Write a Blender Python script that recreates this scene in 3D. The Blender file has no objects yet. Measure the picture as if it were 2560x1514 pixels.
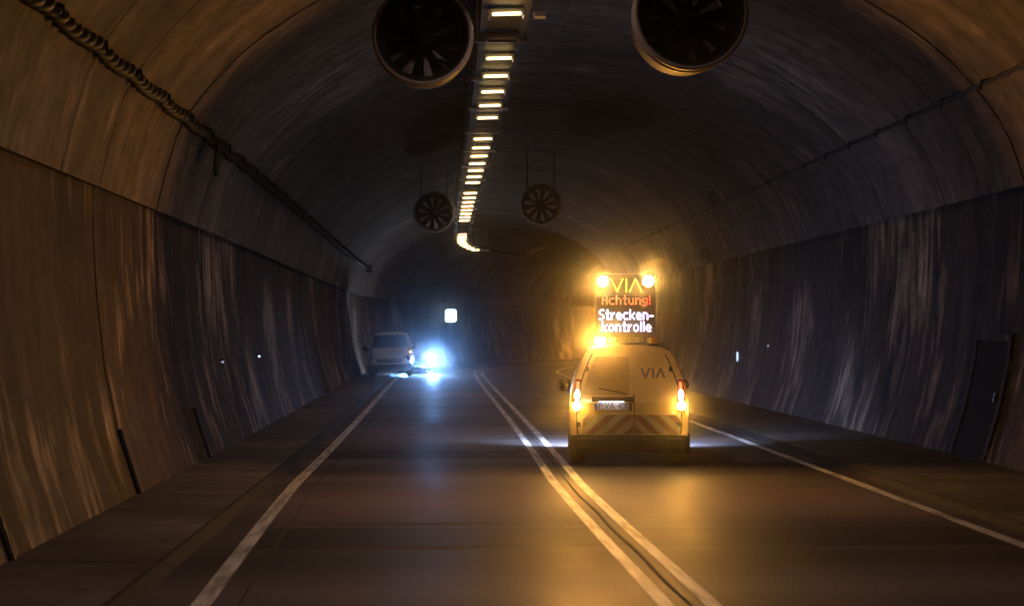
import bpy, bmesh, math, random
from mathutils import Vector, Matrix

random.seed(7)
R = math.radians
scene = bpy.context.scene
COL = scene.collection

# ------------------------------------------------------------------ camera
CAM_H = 2.03
cam_d = bpy.data.cameras.new('camera')
cam = bpy.data.objects.new('camera', cam_d)
COL.objects.link(cam)
cam_d.sensor_width = 36.0
cam_d.lens = 60.3
cam_d.clip_start = 0.1
cam_d.clip_end = 600
cam.location = (0, 0, CAM_H)
cam.rotation_euler = (R(90 + 0.93), 0, R(-2.04))
cam_d.dof.use_dof = True
cam_d.dof.focus_distance = 26.0
cam_d.dof.aperture_fstop = 1.6
scene.camera = cam

# ------------------------------------------------------------------ world: dusk sky added as blue fill through the unseen open end
world = bpy.data.worlds.new('World')
scene.world = world
world.use_nodes = True
wn = world.node_tree
sky = wn.nodes.new('ShaderNodeTexSky')
sky.sky_type = 'NISHITA'
sky.sun_disc = False
sky.sun_elevation = R(0.5)
sky.sun_rotation = R(180)
bgn = wn.nodes['Background']
wn.links.new(sky.outputs[0], bgn.inputs[0])
bgn.inputs[1].default_value = 0.045
sky.dust_density = 3.0

# ------------------------------------------------------------------ exposure / render
vs = scene.view_settings
vs.view_transform = 'Standard'
vs.look = 'None'
vs.exposure = 0.6
vs.gamma = 1.0
vs.use_curve_mapping = False
scene.render.engine = 'CYCLES'
cy = scene.cycles
cy.use_denoising = True
cy.max_bounces = 6
cy.diffuse_bounces = 3
cy.glossy_bounces = 3
cy.volume_bounces = 0
cy.transmission_bounces = 4
cy.transparent_max_bounces = 8
cy.sample_clamp_indirect = 4.0
cy.caustics_reflective = False
cy.caustics_refractive = False
cy.use_light_tree = True

# ------------------------------------------------------------------ light levels (W)
FLASH_W = 190.0       # amber flashers on the sign board
BLINK_W = 165.0       # amber tail indicators
BEACON_W = 1000.0      # roof beacon
VAN_HEAD_W = 620.0    # headlights of the service van
CAR_HEAD_W = 1900.0    # headlight of the oncoming car
LAMP_L = 7.0         # radiance of ceiling lamp lenses
PANEL_L = 46.0       # radiance of the recessed downward reflectors of the ceiling lamps
HAZE = 0.0012
AMBER = (1.0, 0.40, 0.055)
BLUEW = (0.50, 0.66, 1.0)

# ================================================================== helpers
def link(o, parent=None):
    COL.objects.link(o)
    if parent is not None:
        o.parent = parent
    return o

def tag(o, label=None, cat=None, group=None, kind=None):
    if label: o['label'] = label
    if cat: o['category'] = cat
    if group: o['group'] = group
    if kind: o['kind'] = kind
    return o

def empty(name, loc=(0, 0, 0), rot=(0, 0, 0)):
    o = bpy.data.objects.new(name, None)
    o.location = loc
    o.rotation_euler = rot
    o.empty_display_size = 0.2
    return link(o)

class MB:
    """collects polygons; build() makes one mesh object"""
    def __init__(s):
        s.v = []; s.f = []; s.uv = {}
    def poly(s, pts, uvs=None):
        b = len(s.v)
        s.v += [tuple(p) for p in pts]
        if uvs: s.uv[len(s.f)] = uvs
        s.f.append(tuple(range(b, b + len(pts))))
    def box(s, c, d, m=None):
        x, y, z = c; a, b, e = d[0] / 2, d[1] / 2, d[2] / 2
        P = [Vector((x + i * a, y + j * b, z + k * e)) for k in (-1, 1) for j in (-1, 1) for i in (-1, 1)]
        if m is not None: P = [m @ p for p in P]
        n = len(s.v); s.v += [tuple(p) for p in P]
        for f in ((0, 2, 3, 1), (4, 5, 7, 6), (0, 1, 5, 4), (2, 6, 7, 3), (0, 4, 6, 2), (1, 3, 7, 5)):
            s.f.append(tuple(n + i for i in f))
    def prism(s, pts, y0, y1):
        """polygon in x,z extruded along y"""
        n = len(pts); b = len(s.v)
        s.v += [(p[0], y0, p[1]) for p in pts] + [(p[0], y1, p[1]) for p in pts]
        s.f.append(tuple(b + i for i in range(n)))
        s.f.append(tuple(b + n + i for i in reversed(range(n))))
        for i in range(n):
            j = (i + 1) % n
            s.f.append((b + i, b + n + i, b + n + j, b + j))
    def tube(s, path, r, seg=8, cap=True):
        rings = []
        for i, p in enumerate(path):
            p = Vector(p)
            a = Vector(path[max(i - 1, 0)]); c = Vector(path[min(i + 1, len(path) - 1)])
            t = (c - a).normalized()
            up = Vector((0, 0, 1)) if abs(t.z) < .9 else Vector((1, 0, 0))
            u = t.cross(up).normalized(); w = u.cross(t)
            rr = r[i] if isinstance(r, (list, tuple)) else r
            b = len(s.v)
            for k in range(seg):
                an = 2 * math.pi * k / seg
                s.v.append(tuple(p + u * math.cos(an) * rr + w * math.sin(an) * rr))
            rings.append(b)
        for a, b in zip(rings, rings[1:]):
            for k in range(seg):
                j = (k + 1) % seg
                s.f.append((a + k, a + j, b + j, b + k))
        if cap:
            s.f.append(tuple(rings[0] + k for k in reversed(range(seg))))
            s.f.append(tuple(rings[-1] + k for k in range(seg)))
    def lathe(s, prof, c, axis='y', seg=32):
        """prof: list of (radius, along) revolved about an axis through c"""
        rings = []
        for r, t in prof:
            b = len(s.v)
            for k in range(seg):
                a = 2 * math.pi * k / seg
                ca, sa = r * math.cos(a), r * math.sin(a)
                if axis == 'y': q = (c[0] + ca, c[1] + t, c[2] + sa)
                elif axis == 'z': q = (c[0] + ca, c[1] + sa, c[2] + t)
                else: q = (c[0] + t, c[1] + ca, c[2] + sa)
                s.v.append(q)
            rings.append(b)
        for a, b in zip(rings, rings[1:]):
            for k in range(seg):
                j = (k + 1) % seg
                s.f.append((a + k, a + j, b + j, b + k))
    def mesh(s, name, smooth=False):
        me = bpy.data.meshes.new(name)
        me.from_pydata(s.v, [], s.f)
        if s.uv:
            ul = me.uv_layers.new(name='UVMap')
            for fi, u in s.uv.items():
                for li, q in zip(me.polygons[fi].loop_indices, u):
                    ul.data[li].uv = q
        if smooth:
            me.polygons.foreach_set('use_smooth', [True] * len(me.polygons))
        me.update()
        return me
    def build(s, name, material, parent=None, smooth=False, bevel=0, recalc=True):
        me = s.mesh(name, smooth)
        if recalc:
            bm = bmesh.new(); bm.from_mesh(me)
            bmesh.ops.recalc_face_normals(bm, faces=bm.faces)
            bm.to_mesh(me); bm.free()
        me.materials.append(material)
        o = link(bpy.data.objects.new(name, me), parent)
        if bevel:
            md = o.modifiers.new('bevel', 'BEVEL'); md.width = bevel; md.segments = 2
            md.limit_method = 'ANGLE'; md.angle_limit = R(40)
        return o

# ------------------------------------------------------------------ materials
MATS = {}
def new_mat(name):
    m = bpy.data.materials.new(name); m.use_nodes = True
    MATS[name] = m
    return m, m.node_tree, m.node_tree.nodes['Principled BSDF']

def N(nt, typ, **kw):
    n = nt.nodes.new(typ)
    for k, v in kw.items(): setattr(n, k, v)
    return n

def simple(name, base, rough=.5, metal=0.0, spec=.5, coat=0.0, noise=.12, nscale=6.0, bump=0.0):
    m, nt, b = new_mat(name)
    b.inputs['Roughness'].default_value = rough
    b.inputs['Metallic'].default_value = metal
    b.inputs['Specular IOR Level'].default_value = spec
    b.inputs['Coat Weight'].default_value = coat
    tc = N(nt, 'ShaderNodeTexCoord')
    nz = N(nt, 'ShaderNodeTexNoise'); nz.inputs['Scale'].default_value = nscale
    nz.inputs['Detail'].default_value = 6
    nt.links.new(tc.outputs['Object'], nz.inputs['Vector'])
    rp = N(nt, 'ShaderNodeValToRGB')
    lo = [c * (1 - noise) for c in base[:3]]; hi = [min(1, c * (1 + noise)) for c in base[:3]]
    rp.color_ramp.elements[0].position = .3; rp.color_ramp.elements[0].color = (*lo, 1)
    rp.color_ramp.elements[1].position = .7; rp.color_ramp.elements[1].color = (*hi, 1)
    nt.links.new(nz.outputs['Fac'], rp.inputs['Fac'])
    nt.links.new(rp.outputs['Color'], b.inputs['Base Color'])
    mr = N(nt, 'ShaderNodeMapRange')
    mr.inputs['To Min'].default_value = max(0.02, rough - .08); mr.inputs['To Max'].default_value = min(1, rough + .08)
    nt.links.new(nz.outputs['Fac'], mr.inputs['Value'])
    nt.links.new(mr.outputs[0], b.inputs['Roughness'])
    if bump:
        bp = N(nt, 'ShaderNodeBump'); bp.inputs['Strength'].default_value = bump; bp.inputs['Distance'].default_value = .02
        nt.links.new(nz.outputs['Fac'], bp.inputs['Height'])
        nt.links.new(bp.outputs[0], b.inputs['Normal'])
    return m

def glow(name, col, strength, base=(.3, .3, .3)):
    m, nt, b = new_mat(name)
    b.inputs['Base Color'].default_value = (*base, 1)
    b.inputs['Roughness'].default_value = .3
    b.inputs['Emission Color'].default_value = (*col, 1)
    b.inputs['Emission Strength'].default_value = strength
    return m

def concrete(name, lo, hi, ufreq, vfreq, light=None, contrast=(.35, .7), bump=.35, rough=.8, lightpos=(.6, .72), tint=(1, 1, 1)):
    """weathered concrete: streaks run across the tunnel (stretched along UV v)"""
    m, nt, b = new_mat(name)
    b.inputs['Roughness'].default_value = rough
    b.inputs['Specular IOR Level'].default_value = .3
    uv = N(nt, 'ShaderNodeUVMap', uv_map='UVMap')
    def stretched(su, sv, detail=4, off=0.0):
        mp = N(nt, 'ShaderNodeMapping'); mp.inputs['Scale'].default_value = (su, sv, 1)
        mp.inputs['Location'].default_value = (off, off * .7, 0)
        nt.links.new(uv.outputs[0], mp.inputs['Vector'])
        nz = N(nt, 'ShaderNodeTexNoise'); nz.inputs['Scale'].default_value = 1; nz.inputs['Detail'].default_value = detail
        nz.inputs['Roughness'].default_value = .62
        nt.links.new(mp.outputs[0], nz.inputs['Vector'])
        return nz
    n1 = stretched(ufreq, vfreq, 6)
    rp = N(nt, 'ShaderNodeValToRGB')
    rp.color_ramp.elements[0].position = contrast[0]; rp.color_ramp.elements[0].color = (*lo, 1)
    rp.color_ramp.elements[1].position = contrast[1]; rp.color_ramp.elements[1].color = (*hi, 1)
    nt.links.new(n1.outputs['Fac'], rp.inputs['Fac'])
    cur = rp.outputs['Color']
    if light:                                   # lime run-off: thin streaks gathered in a few wet places
        n2 = stretched(ufreq * 2.0, vfreq * 1.6, 3, 13.0)
        n2b = stretched(.33, .22, 2, 31.0)
        sm = N(nt, 'ShaderNodeMath', operation='MULTIPLY')
        nt.links.new(n2.outputs['Fac'], sm.inputs[0]); nt.links.new(n2b.outputs['Fac'], sm.inputs[1])
        r2 = N(nt, 'ShaderNodeValToRGB')
        r2.color_ramp.elements[0].position = lightpos[0]; r2.color_ramp.elements[0].color = (0, 0, 0, 1)
        r2.color_ramp.elements[1].position = lightpos[1]; r2.color_ramp.elements[1].color = (1, 1, 1, 1)
        nt.links.new(sm.outputs[0], r2.inputs['Fac'])
        mx = N(nt, 'ShaderNodeMix', data_type='RGBA')
        nt.links.new(r2.outputs['Color'], mx.inputs[0])
        nt.links.new(cur, mx.inputs[6])
        mx.inputs[7].default_value = (*light, 1)
        cur = mx.outputs[2]
    nr = stretched(.22, .03, 3, 47.0)           # broad rings, darker and paler at random
    rr = N(nt, 'ShaderNodeMapRange'); rr.inputs['From Min'].default_value = .35; rr.inputs['From Max'].default_value = .65
    rr.inputs['To Min'].default_value = .5; rr.inputs['To Max'].default_value = 1.3
    nt.links.new(nr.outputs['Fac'], rr.inputs['Value'])
    m0 = N(nt, 'ShaderNodeMix', data_type='RGBA', blend_type='MULTIPLY'); m0.inputs[0].default_value = 1
    nt.links.new(cur, m0.inputs[6]); nt.links.new(rr.outputs[0], m0.inputs[7])
    cur = m0.outputs[2]
    n3 = stretched(2.2, 2.2, 8, 5.0)            # blotches and pores
    mr = N(nt, 'ShaderNodeMapRange'); mr.inputs['From Min'].default_value = .25; mr.inputs['From Max'].default_value = .75
    mr.inputs['To Min'].default_value = .45; mr.inputs['To Max'].default_value = 1.45
    nt.links.new(n3.outputs['Fac'], mr.inputs['Value'])
    mul = N(nt, 'ShaderNodeMix', data_type='RGBA', blend_type='MULTIPLY'); mul.inputs[0].default_value = 1
    nt.links.new(cur, mul.inputs[6]); nt.links.new(mr.outputs[0], mul.inputs[7])
    oi = N(nt, 'ShaderNodeObjectInfo')
    m2 = N(nt, 'ShaderNodeMapRange'); m2.inputs['To Min'].default_value = .99; m2.inputs['To Max'].default_value = 1.12
    nt.links.new(oi.outputs['Random'], m2.inputs['Value'])
    mu2 = N(nt, 'ShaderNodeMix', data_type='RGBA', blend_type='MULTIPLY'); mu2.inputs[0].default_value = 1
    nt.links.new(mul.outputs[2], mu2.inputs[6]); nt.links.new(m2.outputs[0], mu2.inputs[7])
    nt.links.new(mu2.outputs[2], b.inputs['Base Color'])
    ad = N(nt, 'ShaderNodeMath', operation='ADD')
    nt.links.new(n1.outputs['Fac'], ad.inputs[0]); nt.links.new(n3.outputs['Fac'], ad.inputs[1])
    bp = N(nt, 'ShaderNodeBump'); bp.inputs['Strength'].default_value = bump; bp.inputs['Distance'].default_value = .03
    nt.links.new(ad.outputs[0], bp.inputs['Height'])
    nt.links.new(bp.outputs[0], b.inputs['Normal'])
    return m

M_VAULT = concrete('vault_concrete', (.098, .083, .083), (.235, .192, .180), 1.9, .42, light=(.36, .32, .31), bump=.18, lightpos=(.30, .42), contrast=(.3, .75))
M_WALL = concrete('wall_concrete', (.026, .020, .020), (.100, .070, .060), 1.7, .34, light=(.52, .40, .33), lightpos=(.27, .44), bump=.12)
M_WALK = concrete('walkway_concrete', (.055, .048, .048), (.11, .095, .092), .5, .5)
M_KERB = concrete('dark_kerb', (.007, .006, .006), (.016, .013, .013), .8, .8)  # one near-black tone for slope and top
M_DARK = simple('dark_joint', (.012, .011, .011), .9)
M_STEEL = simple('galvanised_steel', (.42, .40, .38), .35, metal=.9, noise=.2, nscale=9)
M_DSTEEL = simple('dark_painted_steel', (.016, .016, .019), .6, spec=.25, noise=.3)
M_BLADE = simple('fan_blade_metal', (.006, .006, .009), .8, spec=.15)
M_FANBACK = simple('fan_backing_grey', (.34, .32, .37), .8)
M_RIM = simple('fan_rim_grey_paint', (.16, .14, .14), .5, noise=.2)
M_FANCASE = simple('fan_casing_paint', (.010, .010, .012), .7, spec=.2)
M_CABLE = simple('black_cable', (.02, .018, .018), .6)
M_HOUSING = simple('lamp_housing', (.16, .15, .14), .5, metal=.3)
M_WHITE = simple('amber_tinted_van_paint', (.62, .45, .15), .28, coat=.6, noise=.06, nscale=2)  # amber glow of the lamps is put into this body colour
M_BLACKPL = simple('black_plastic', (.016, .015, .015), .75, spec=.2)
M_TYRE = simple('tyre_rubber', (.018, .018, .018), .85)
M_GLASS = simple('tinted_glass', (.03, .032, .036), .06, spec=.8, coat=.5, noise=.05)
M_FILM = simple('filmed_rear_glass', (.40, .29, .10), .12, coat=.6, noise=.06)
M_RED = simple('red_retro_film', (.19, .09, .05), .45)
M_WHITEF = simple('white_retro_film', (.34, .28, .18), .45)
M_LETTER = simple('dark_lettering', (.05, .045, .045), .5)
M_CARPAINT = simple('dark_car_paint', (.02, .022, .028), .25, coat=.8)
M_CHROME = simple('chrome', (.6, .6, .6), .12, metal=1)
M_LAMP = glow('lamp_lens_lit', (1.0, .66, .26), LAMP_L)
M_PANEL = glow('reflector_panel_lit', (1.0, .66, .52), PANEL_L)
M_PANELDIM = glow('reflector_panel_dim', (1.0, .60, .44), PANEL_L * .3)
M_LAMPDIM = glow('lamp_lens_dim', (1.0, .55, .38), 2.2)
M_LAMPOFF = simple('lamp_lens_unlit', (.20, .19, .17), .3)

# asphalt
def asphalt(nm='asphalt', lo=(.044, .038, .040), hi=(.100, .086, .088)):
    m, nt, b = new_mat(nm)
    uv = N(nt, 'ShaderNodeUVMap', uv_map='UVMap')
    def nz(su, sv, det, off=0):
        mp = N(nt, 'ShaderNodeMapping'); mp.inputs['Scale'].default_value = (su, sv, 1); mp.inputs['Location'].default_value = (off, off, 0)
        nt.links.new(uv.outputs[0], mp.inputs['Vector'])
        n = N(nt, 'ShaderNodeTexNoise'); n.inputs['Scale'].default_value = 1; n.inputs['Detail'].default_value = det
        nt.links.new(mp.outputs[0], n.inputs['Vector']); return n
    bands = nz(.42, .035, 4)           # transverse bands, long across the lane
    rp = N(nt, 'ShaderNodeValToRGB')
    e = rp.color_ramp.elements
    e[0].position = .40; e[0].color = (*lo, 1)
    e[1].position = .60; e[1].color = (*hi, 1)
    nt.links.new(bands.outputs['Fac'], rp.inputs['Fac'])
    grain = nz(38, 38, 4, 3)
    mr = N(nt, 'ShaderNodeMapRange'); mr.inputs['From Min'].default_value = .3; mr.inputs['From Max'].default_value = .7; mr.inputs['To Min'].default_value = .5; mr.inputs['To Max'].default_value = 1.5
    nt.links.new(grain.outputs['Fac'], mr.inputs['Value'])
    mu = N(nt, 'ShaderNodeMix', data_type='RGBA', blend_type='MULTIPLY'); mu.inputs[0].default_value = 1
    nt.links.new(rp.outputs[0], mu.inputs[6]); nt.links.new(mr.outputs[0], mu.inputs[7])
    nt.links.new(mu.outputs[2], b.inputs['Base Color'])
    wear = nz(.15, .9, 4, 9)           # wheel tracks polished along the lane
    m2 = N(nt, 'ShaderNodeMapRange'); m2.inputs['From Min'].default_value = .3; m2.inputs['From Max'].default_value = .7
    m2.inputs['To Min'].default_value = .47; m2.inputs['To Max'].default_value = .62
    nt.links.new(wear.outputs['Fac'], m2.inputs['Value'])
    nt.links.new(m2.outputs[0], b.inputs['Roughness'])
    b.inputs['Specular IOR Level'].default_value = .07
    bp = N(nt, 'ShaderNodeBump'); bp.inputs['Strength'].default_value = .25; bp.inputs['Distance'].default_value = .01
    nt.links.new(grain.outputs['Fac'], bp.inputs['Height']); nt.links.new(bp.outputs[0], b.inputs['Normal'])
    return m
M_ASPHALT = asphalt()
M_PATCH = asphalt('asphalt_glow_band', (.080, .058, .058), (.14, .100, .098))  # red of the lamp glow on the road, put into the colour
M_DARKBAND = asphalt('asphalt_dark_band', (.024, .021, .022), (.052, .044, .045))

def line_paint():
    m, nt, b = new_mat('road_marking_paint')
    uv = N(nt, 'ShaderNodeUVMap', uv_map='UVMap')
    mp = N(nt, 'ShaderNodeMapping'); mp.inputs['Scale'].default_value = (1.1, 9, 1)
    nt.links.new(uv.outputs[0], mp.inputs['Vector'])
    n = N(nt, 'ShaderNodeTexNoise'); n.inputs['Scale'].default_value = 1; n.inputs['Detail'].default_value = 7
    nt.links.new(mp.outputs[0], n.inputs['Vector'])
    rp = N(nt, 'ShaderNodeValToRGB'); e = rp.color_ramp.elements
    e[0].position = .33; e[0].color = (.14, .13, .125, 1); e[1].position = .62; e[1].color = (.56, .54, .52, 1)
    nt.links.new(n.outputs['Fac'], rp.inputs['Fac']); nt.links.new(rp.outputs[0], b.inputs['Base Color'])
    b.inputs['Roughness'].default_value = .55
    return m
M_LINE = line_paint()

# ================================================================== tunnel axis
S0, S1, DS = -18.0, 156.0, 0.25
BEND, RAD = 82.0, 60.0
def heading(s):
    if s <= BEND:
        t = (s - 25) / 50
        return -0.25 * (6 * t * (1 - t)) / 50 if 0 < t < 1 else 0.0
    return (s - BEND) / RAD
TAB = []
_x, _y, _s = 0.0, S0, S0
while _s <= S1 + DS:
    TAB.append((_x, _y, heading(_s)))
    h = heading(_s + DS / 2)
    _x += math.sin(h) * DS; _y += math.cos(h) * DS; _s += DS
def P(s, off, z):
    i = min(max((s - S0) / DS, 0), len(TAB) - 1.001)
    k = int(i); f = i - k
    a, b = TAB[k], TAB[k + 1]
    x = a[0] + (b[0] - a[0]) * f; y = a[1] + (b[1] - a[1]) * f; h = a[2] + (b[2] - a[2]) * f
    return Vector((x + math.cos(h) * off, y - math.sin(h) * off, z))
def H(s):
    return heading(s)

CX = 2.1
ROADZ = 0.0
KERB = 0.055
LEDGE = {-1: 3.75, 1: 4.15}
def vault_prof(side):
    first = [(6.30, LEDGE[side])] if side < 0 else [(6.24, LEDGE[side])]
    pts = first + [(6.02, 4.80), (5.66, 5.38), (5.12, 5.97), (4.4, 6.52), (3.5, 7.03), (2.4, 7.44), (1.2, 7.68), (0, 7.76)]
    out = []
    n_ = len(pts)
    for i in range(n_ - 1):                      # Catmull-Rom, two steps a span
        p0 = pts[max(i - 1, 0)]; p1 = pts[i]; p2 = pts[i + 1]; p3 = pts[min(i + 2, n_ - 1)] if i + 2 < n_ else (-pts[-2][0], pts[-2][1])
        for t in (0, .5):
            f = lambda a, b, c, d: .5 * (2 * b + (c - a) * t + (2 * a - 5 * b + 4 * c - d) * t * t + (3 * b - a - 3 * c + d) * t ** 3)
            out.append((f(p0[0], p1[0], p2[0], p3[0]), f(p0[1], p1[1], p2[1], p3[1])))
    out.append(pts[-1])
    return [(CX + side * o, z) for o, z in out]
def wall_prof(side):
    pts = [(5.84, 0.0), (6.10, .8), (6.27, 1.6), (6.37, 2.5), (6.41, 3.2), (6.42, LEDGE[side] + .1)]
    return [(CX + side * o, z) for o, z in pts]
def wall_off(side, z):
    pr = wall_prof(side)
    for (a, za), (b, zb) in zip(pr, pr[1:]):
        if za <= z <= zb: return a + (b - a) * (z - za) / (zb - za)
    pr = vault_prof(side)
    for (a, za), (b, zb) in zip(pr, pr[1:]):
        if za <= z <= zb: return a + (b - a) * (z - za) / (zb - za)
    return pr[-1][0]

def strip(mb, prof, s0, s1, ds, push=0.0, v0=0.0):
    """swept surface of an open profile; push moves it outwards from the tunnel centre"""
    n = max(1, int(math.ceil((s1 - s0) / ds - 1e-6)))
    vs_ = [v0]
    for (a, b), (c, d) in zip(prof, prof[1:]): vs_.append(vs_[-1] + math.hypot(c - a, d - b))
    pr = prof
    if push:
        pr = []
        for i, (o, z) in enumerate(prof):
            a = prof[max(i - 1, 0)]; c = prof[min(i + 1, len(prof) - 1)]
            tx, tz = c[0] - a[0], c[1] - a[1]; L = math.hypot(tx, tz)
            nx, nz = tz / L, -tx / L
            if nx * (o - CX) + nz * (z - 3.5) < 0: nx, nz = -nx, -nz
            pr.append((o + nx * push, z + nz * push))
    for k in range(n):
        a = s0 + (s1 - s0) * k / n; b = s0 + (s1 - s0) * (k + 1) / n
        for i in range(len(pr) - 1):
            p, q = pr[i], pr[i + 1]
            mb.poly([P(a, *p), P(b, *p), P(b, *q), P(a, *q)],
                    [(a, vs_[i]), (b, vs_[i]), (b, vs_[i + 1]), (a, vs_[i + 1])])
    return pr

def slab(mb, prof, s0, s1, thick, push=0.0):
    """panel: inner face, outer face omitted, four edge faces"""
    f = []
    inner = strip(mb, prof, s0, s1, 99, push) or prof
    dummy = MB(); outer = strip(dummy, prof, s0, s1, 99, push + thick)
    for s in (s0, s1):
        for i in range(len(prof) - 1):
            mb.poly([P(s, *inner[i]), P(s, *inner[i + 1]), P(s, *outer[i + 1]), P(s, *outer[i])],
                    [(s, i), (s, i + 1), (s, i + 1), (s, i)])
    for i in (0, len(prof) - 1):
        mb.poly([P(s0, *inner[i]), P(s1, *inner[i]), P(s1, *outer[i]), P(s0, *outer[i])],
                [(s0, 0), (s1, 0), (s1, .1), (s0, .1)])

# ================================================================== structure: road, walkways, tunnel
rb = MB()
n = int((S1 - S0) / 1.5)
for k in range(n):
    a = S0 + (S1 - S0) * k / n; b = S0 + (S1 - S0) * (k + 1) / n
    rb.poly([P(a, -5.5, 0), P(b, -5.5, 0), P(b, 9.8, 0), P(a, 9.8, 0)], [(a, -5.5), (b, -5.5), (b, 9.8), (a, 9.8)])
road = rb.build('road', M_ASPHALT, recalc=False)
tag(road, 'dark worn asphalt carriageway running through the tunnel', kind='structure')

def marking(name, off, w, s0, s1, drift):
    mb = MB()
    k = s0
    while k < s1 - 1e-6:
        e = min(k + 1.0, s1)
        sh = lambda q: drift * max(0.0, min(1.0, (23 - q) / 10.5)) ** 1.2
        mb.poly([P(k, off + sh(k) - w / 2, .004), P(k, off + sh(k) + w / 2, .004), P(e, off + sh(e) + w / 2, .004), P(e, off + sh(e) - w / 2, .004)],
                [(k, off - w / 2), (k, off + w / 2), (e, off + w / 2), (e, off - w / 2)])
        k = e
    o = mb.build(name, M_LINE, road, recalc=False)
    return o
marking('edge_line', -2.06, .15, 4, 150, .22)
marking('centre_line', 1.38, .12, 4, 150, .22)
marking('centre_line', 1.73, .12, 4, 150, .22)
marking('edge_line', 5.42, .14, 4, 150, 0)
# dark sealed seams beside the double line
def seam(off, w, s0, s1):
    mb = MB(); k = s0
    while k < s1:
        e = min(k + 1, s1); dr = lambda q: .22 * max(0.0, min(1.0, (23 - q) / 10.5)) ** 1.2; j = .012 * math.sin(k * 1.7) + dr(k); j2 = .012 * math.sin(e * 1.7) + dr(e)
        mb.poly([P(k, off - w / 2 + j, .003), P(k, off + w / 2 + j, .003), P(e, off + w / 2 + j2, .003), P(e, off - w / 2 + j2, .003)])
        k = e
    mb.build('tar_seam', M_DARK, road, recalc=False)
seam(1.56, .03, 4, 60); seam(-1.78, .02, 4, 60)

# reddish lamp glow and darker bands, put into sheets of asphalt colour
def tone_band(s0, s1, o0, o1, material):
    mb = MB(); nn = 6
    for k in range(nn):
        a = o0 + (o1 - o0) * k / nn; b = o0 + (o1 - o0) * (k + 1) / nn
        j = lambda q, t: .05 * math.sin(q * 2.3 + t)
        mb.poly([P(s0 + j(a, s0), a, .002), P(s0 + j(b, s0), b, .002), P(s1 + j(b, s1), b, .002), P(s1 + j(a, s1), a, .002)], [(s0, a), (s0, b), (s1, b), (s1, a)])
    mb.build('road_tone_band', material, road, recalc=False)
tone_band(18.2, 21.9, -1.95, 5.3, M_PATCH); tone_band(16.2, 17.7, -1.9, 5.3, M_DARKBAND)
tone_band(27.4, 29.2, -1.95, 1.3, M_DARKBAND); tone_band(33, 36.5, -1.95, 1.3, M_PATCH); tone_band(44, 46.5, -1.95, 5.3, M_DARKBAND)
tone_band(52, 57, -1.95, 1.3, M_PATCH)

# concrete walkways with kerb, slab by slab
def walkway(side, o_in, label):
    root = empty('walkway')
    tag(root, label, kind='structure')
    wall = CX + side * 5.95
    s = 8.8
    first = MB()
    def one(a, b, nm):
        mb = MB(); segs = max(1, int((b - a) / 2))
        for k in range(segs):
            p = a + (b - a) * k / segs; q = a + (b - a) * (k + 1) / segs
            mb.poly([P(p, o_in, KERB), P(q, o_in, KERB), P(q, wall, KERB + .02), P(p, wall, KERB + .02)],
                    [(p, o_in), (q, o_in), (q, wall), (p, wall)])
        for s_ in (a, b):
            mb.poly([P(s_, o_in, -.02), P(s_, wall, -.02), P(s_, wall, KERB + .02), P(s_, o_in, KERB)], [(s_, 0), (s_, 1), (s_, 1), (s_, 0)])
        sl = mb.build(nm, M_WALK, root, recalc=False)
        kb = MB(); d = .16 * side
        for k in range(segs):
            p = a + (b - a) * k / segs; q = a + (b - a) * (k + 1) / segs
            kb.poly([P(p, o_in - d, -.01), P(q, o_in - d, -.01), P(q, o_in - d * .2, KERB + .004), P(p, o_in - d * .2, KERB + .004)], [(p, 0), (q, 0), (q, .1), (p, .1)])
            kb.poly([P(p, o_in - d * .2, KERB + .004), P(q, o_in - d * .2, KERB + .004), P(q, o_in + .01 * side, KERB + .004), P(p, o_in + .01 * side, KERB + .004)], [(p, 0), (q, 0), (q, .1), (p, .1)])
        kb.build('kerb', M_KERB, sl, recalc=False)
    one(S0, 8.78, 'walkway_slab')
    while s < 148:
        one(s + .012, s + 5.988, 'walkway_slab'); s += 6.0
walkway(-1, -2.5, 'raised concrete walkway along the left wall of the tunnel')
walkway(1, 5.86, 'raised concrete walkway along the right wall of the tunnel')

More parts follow.
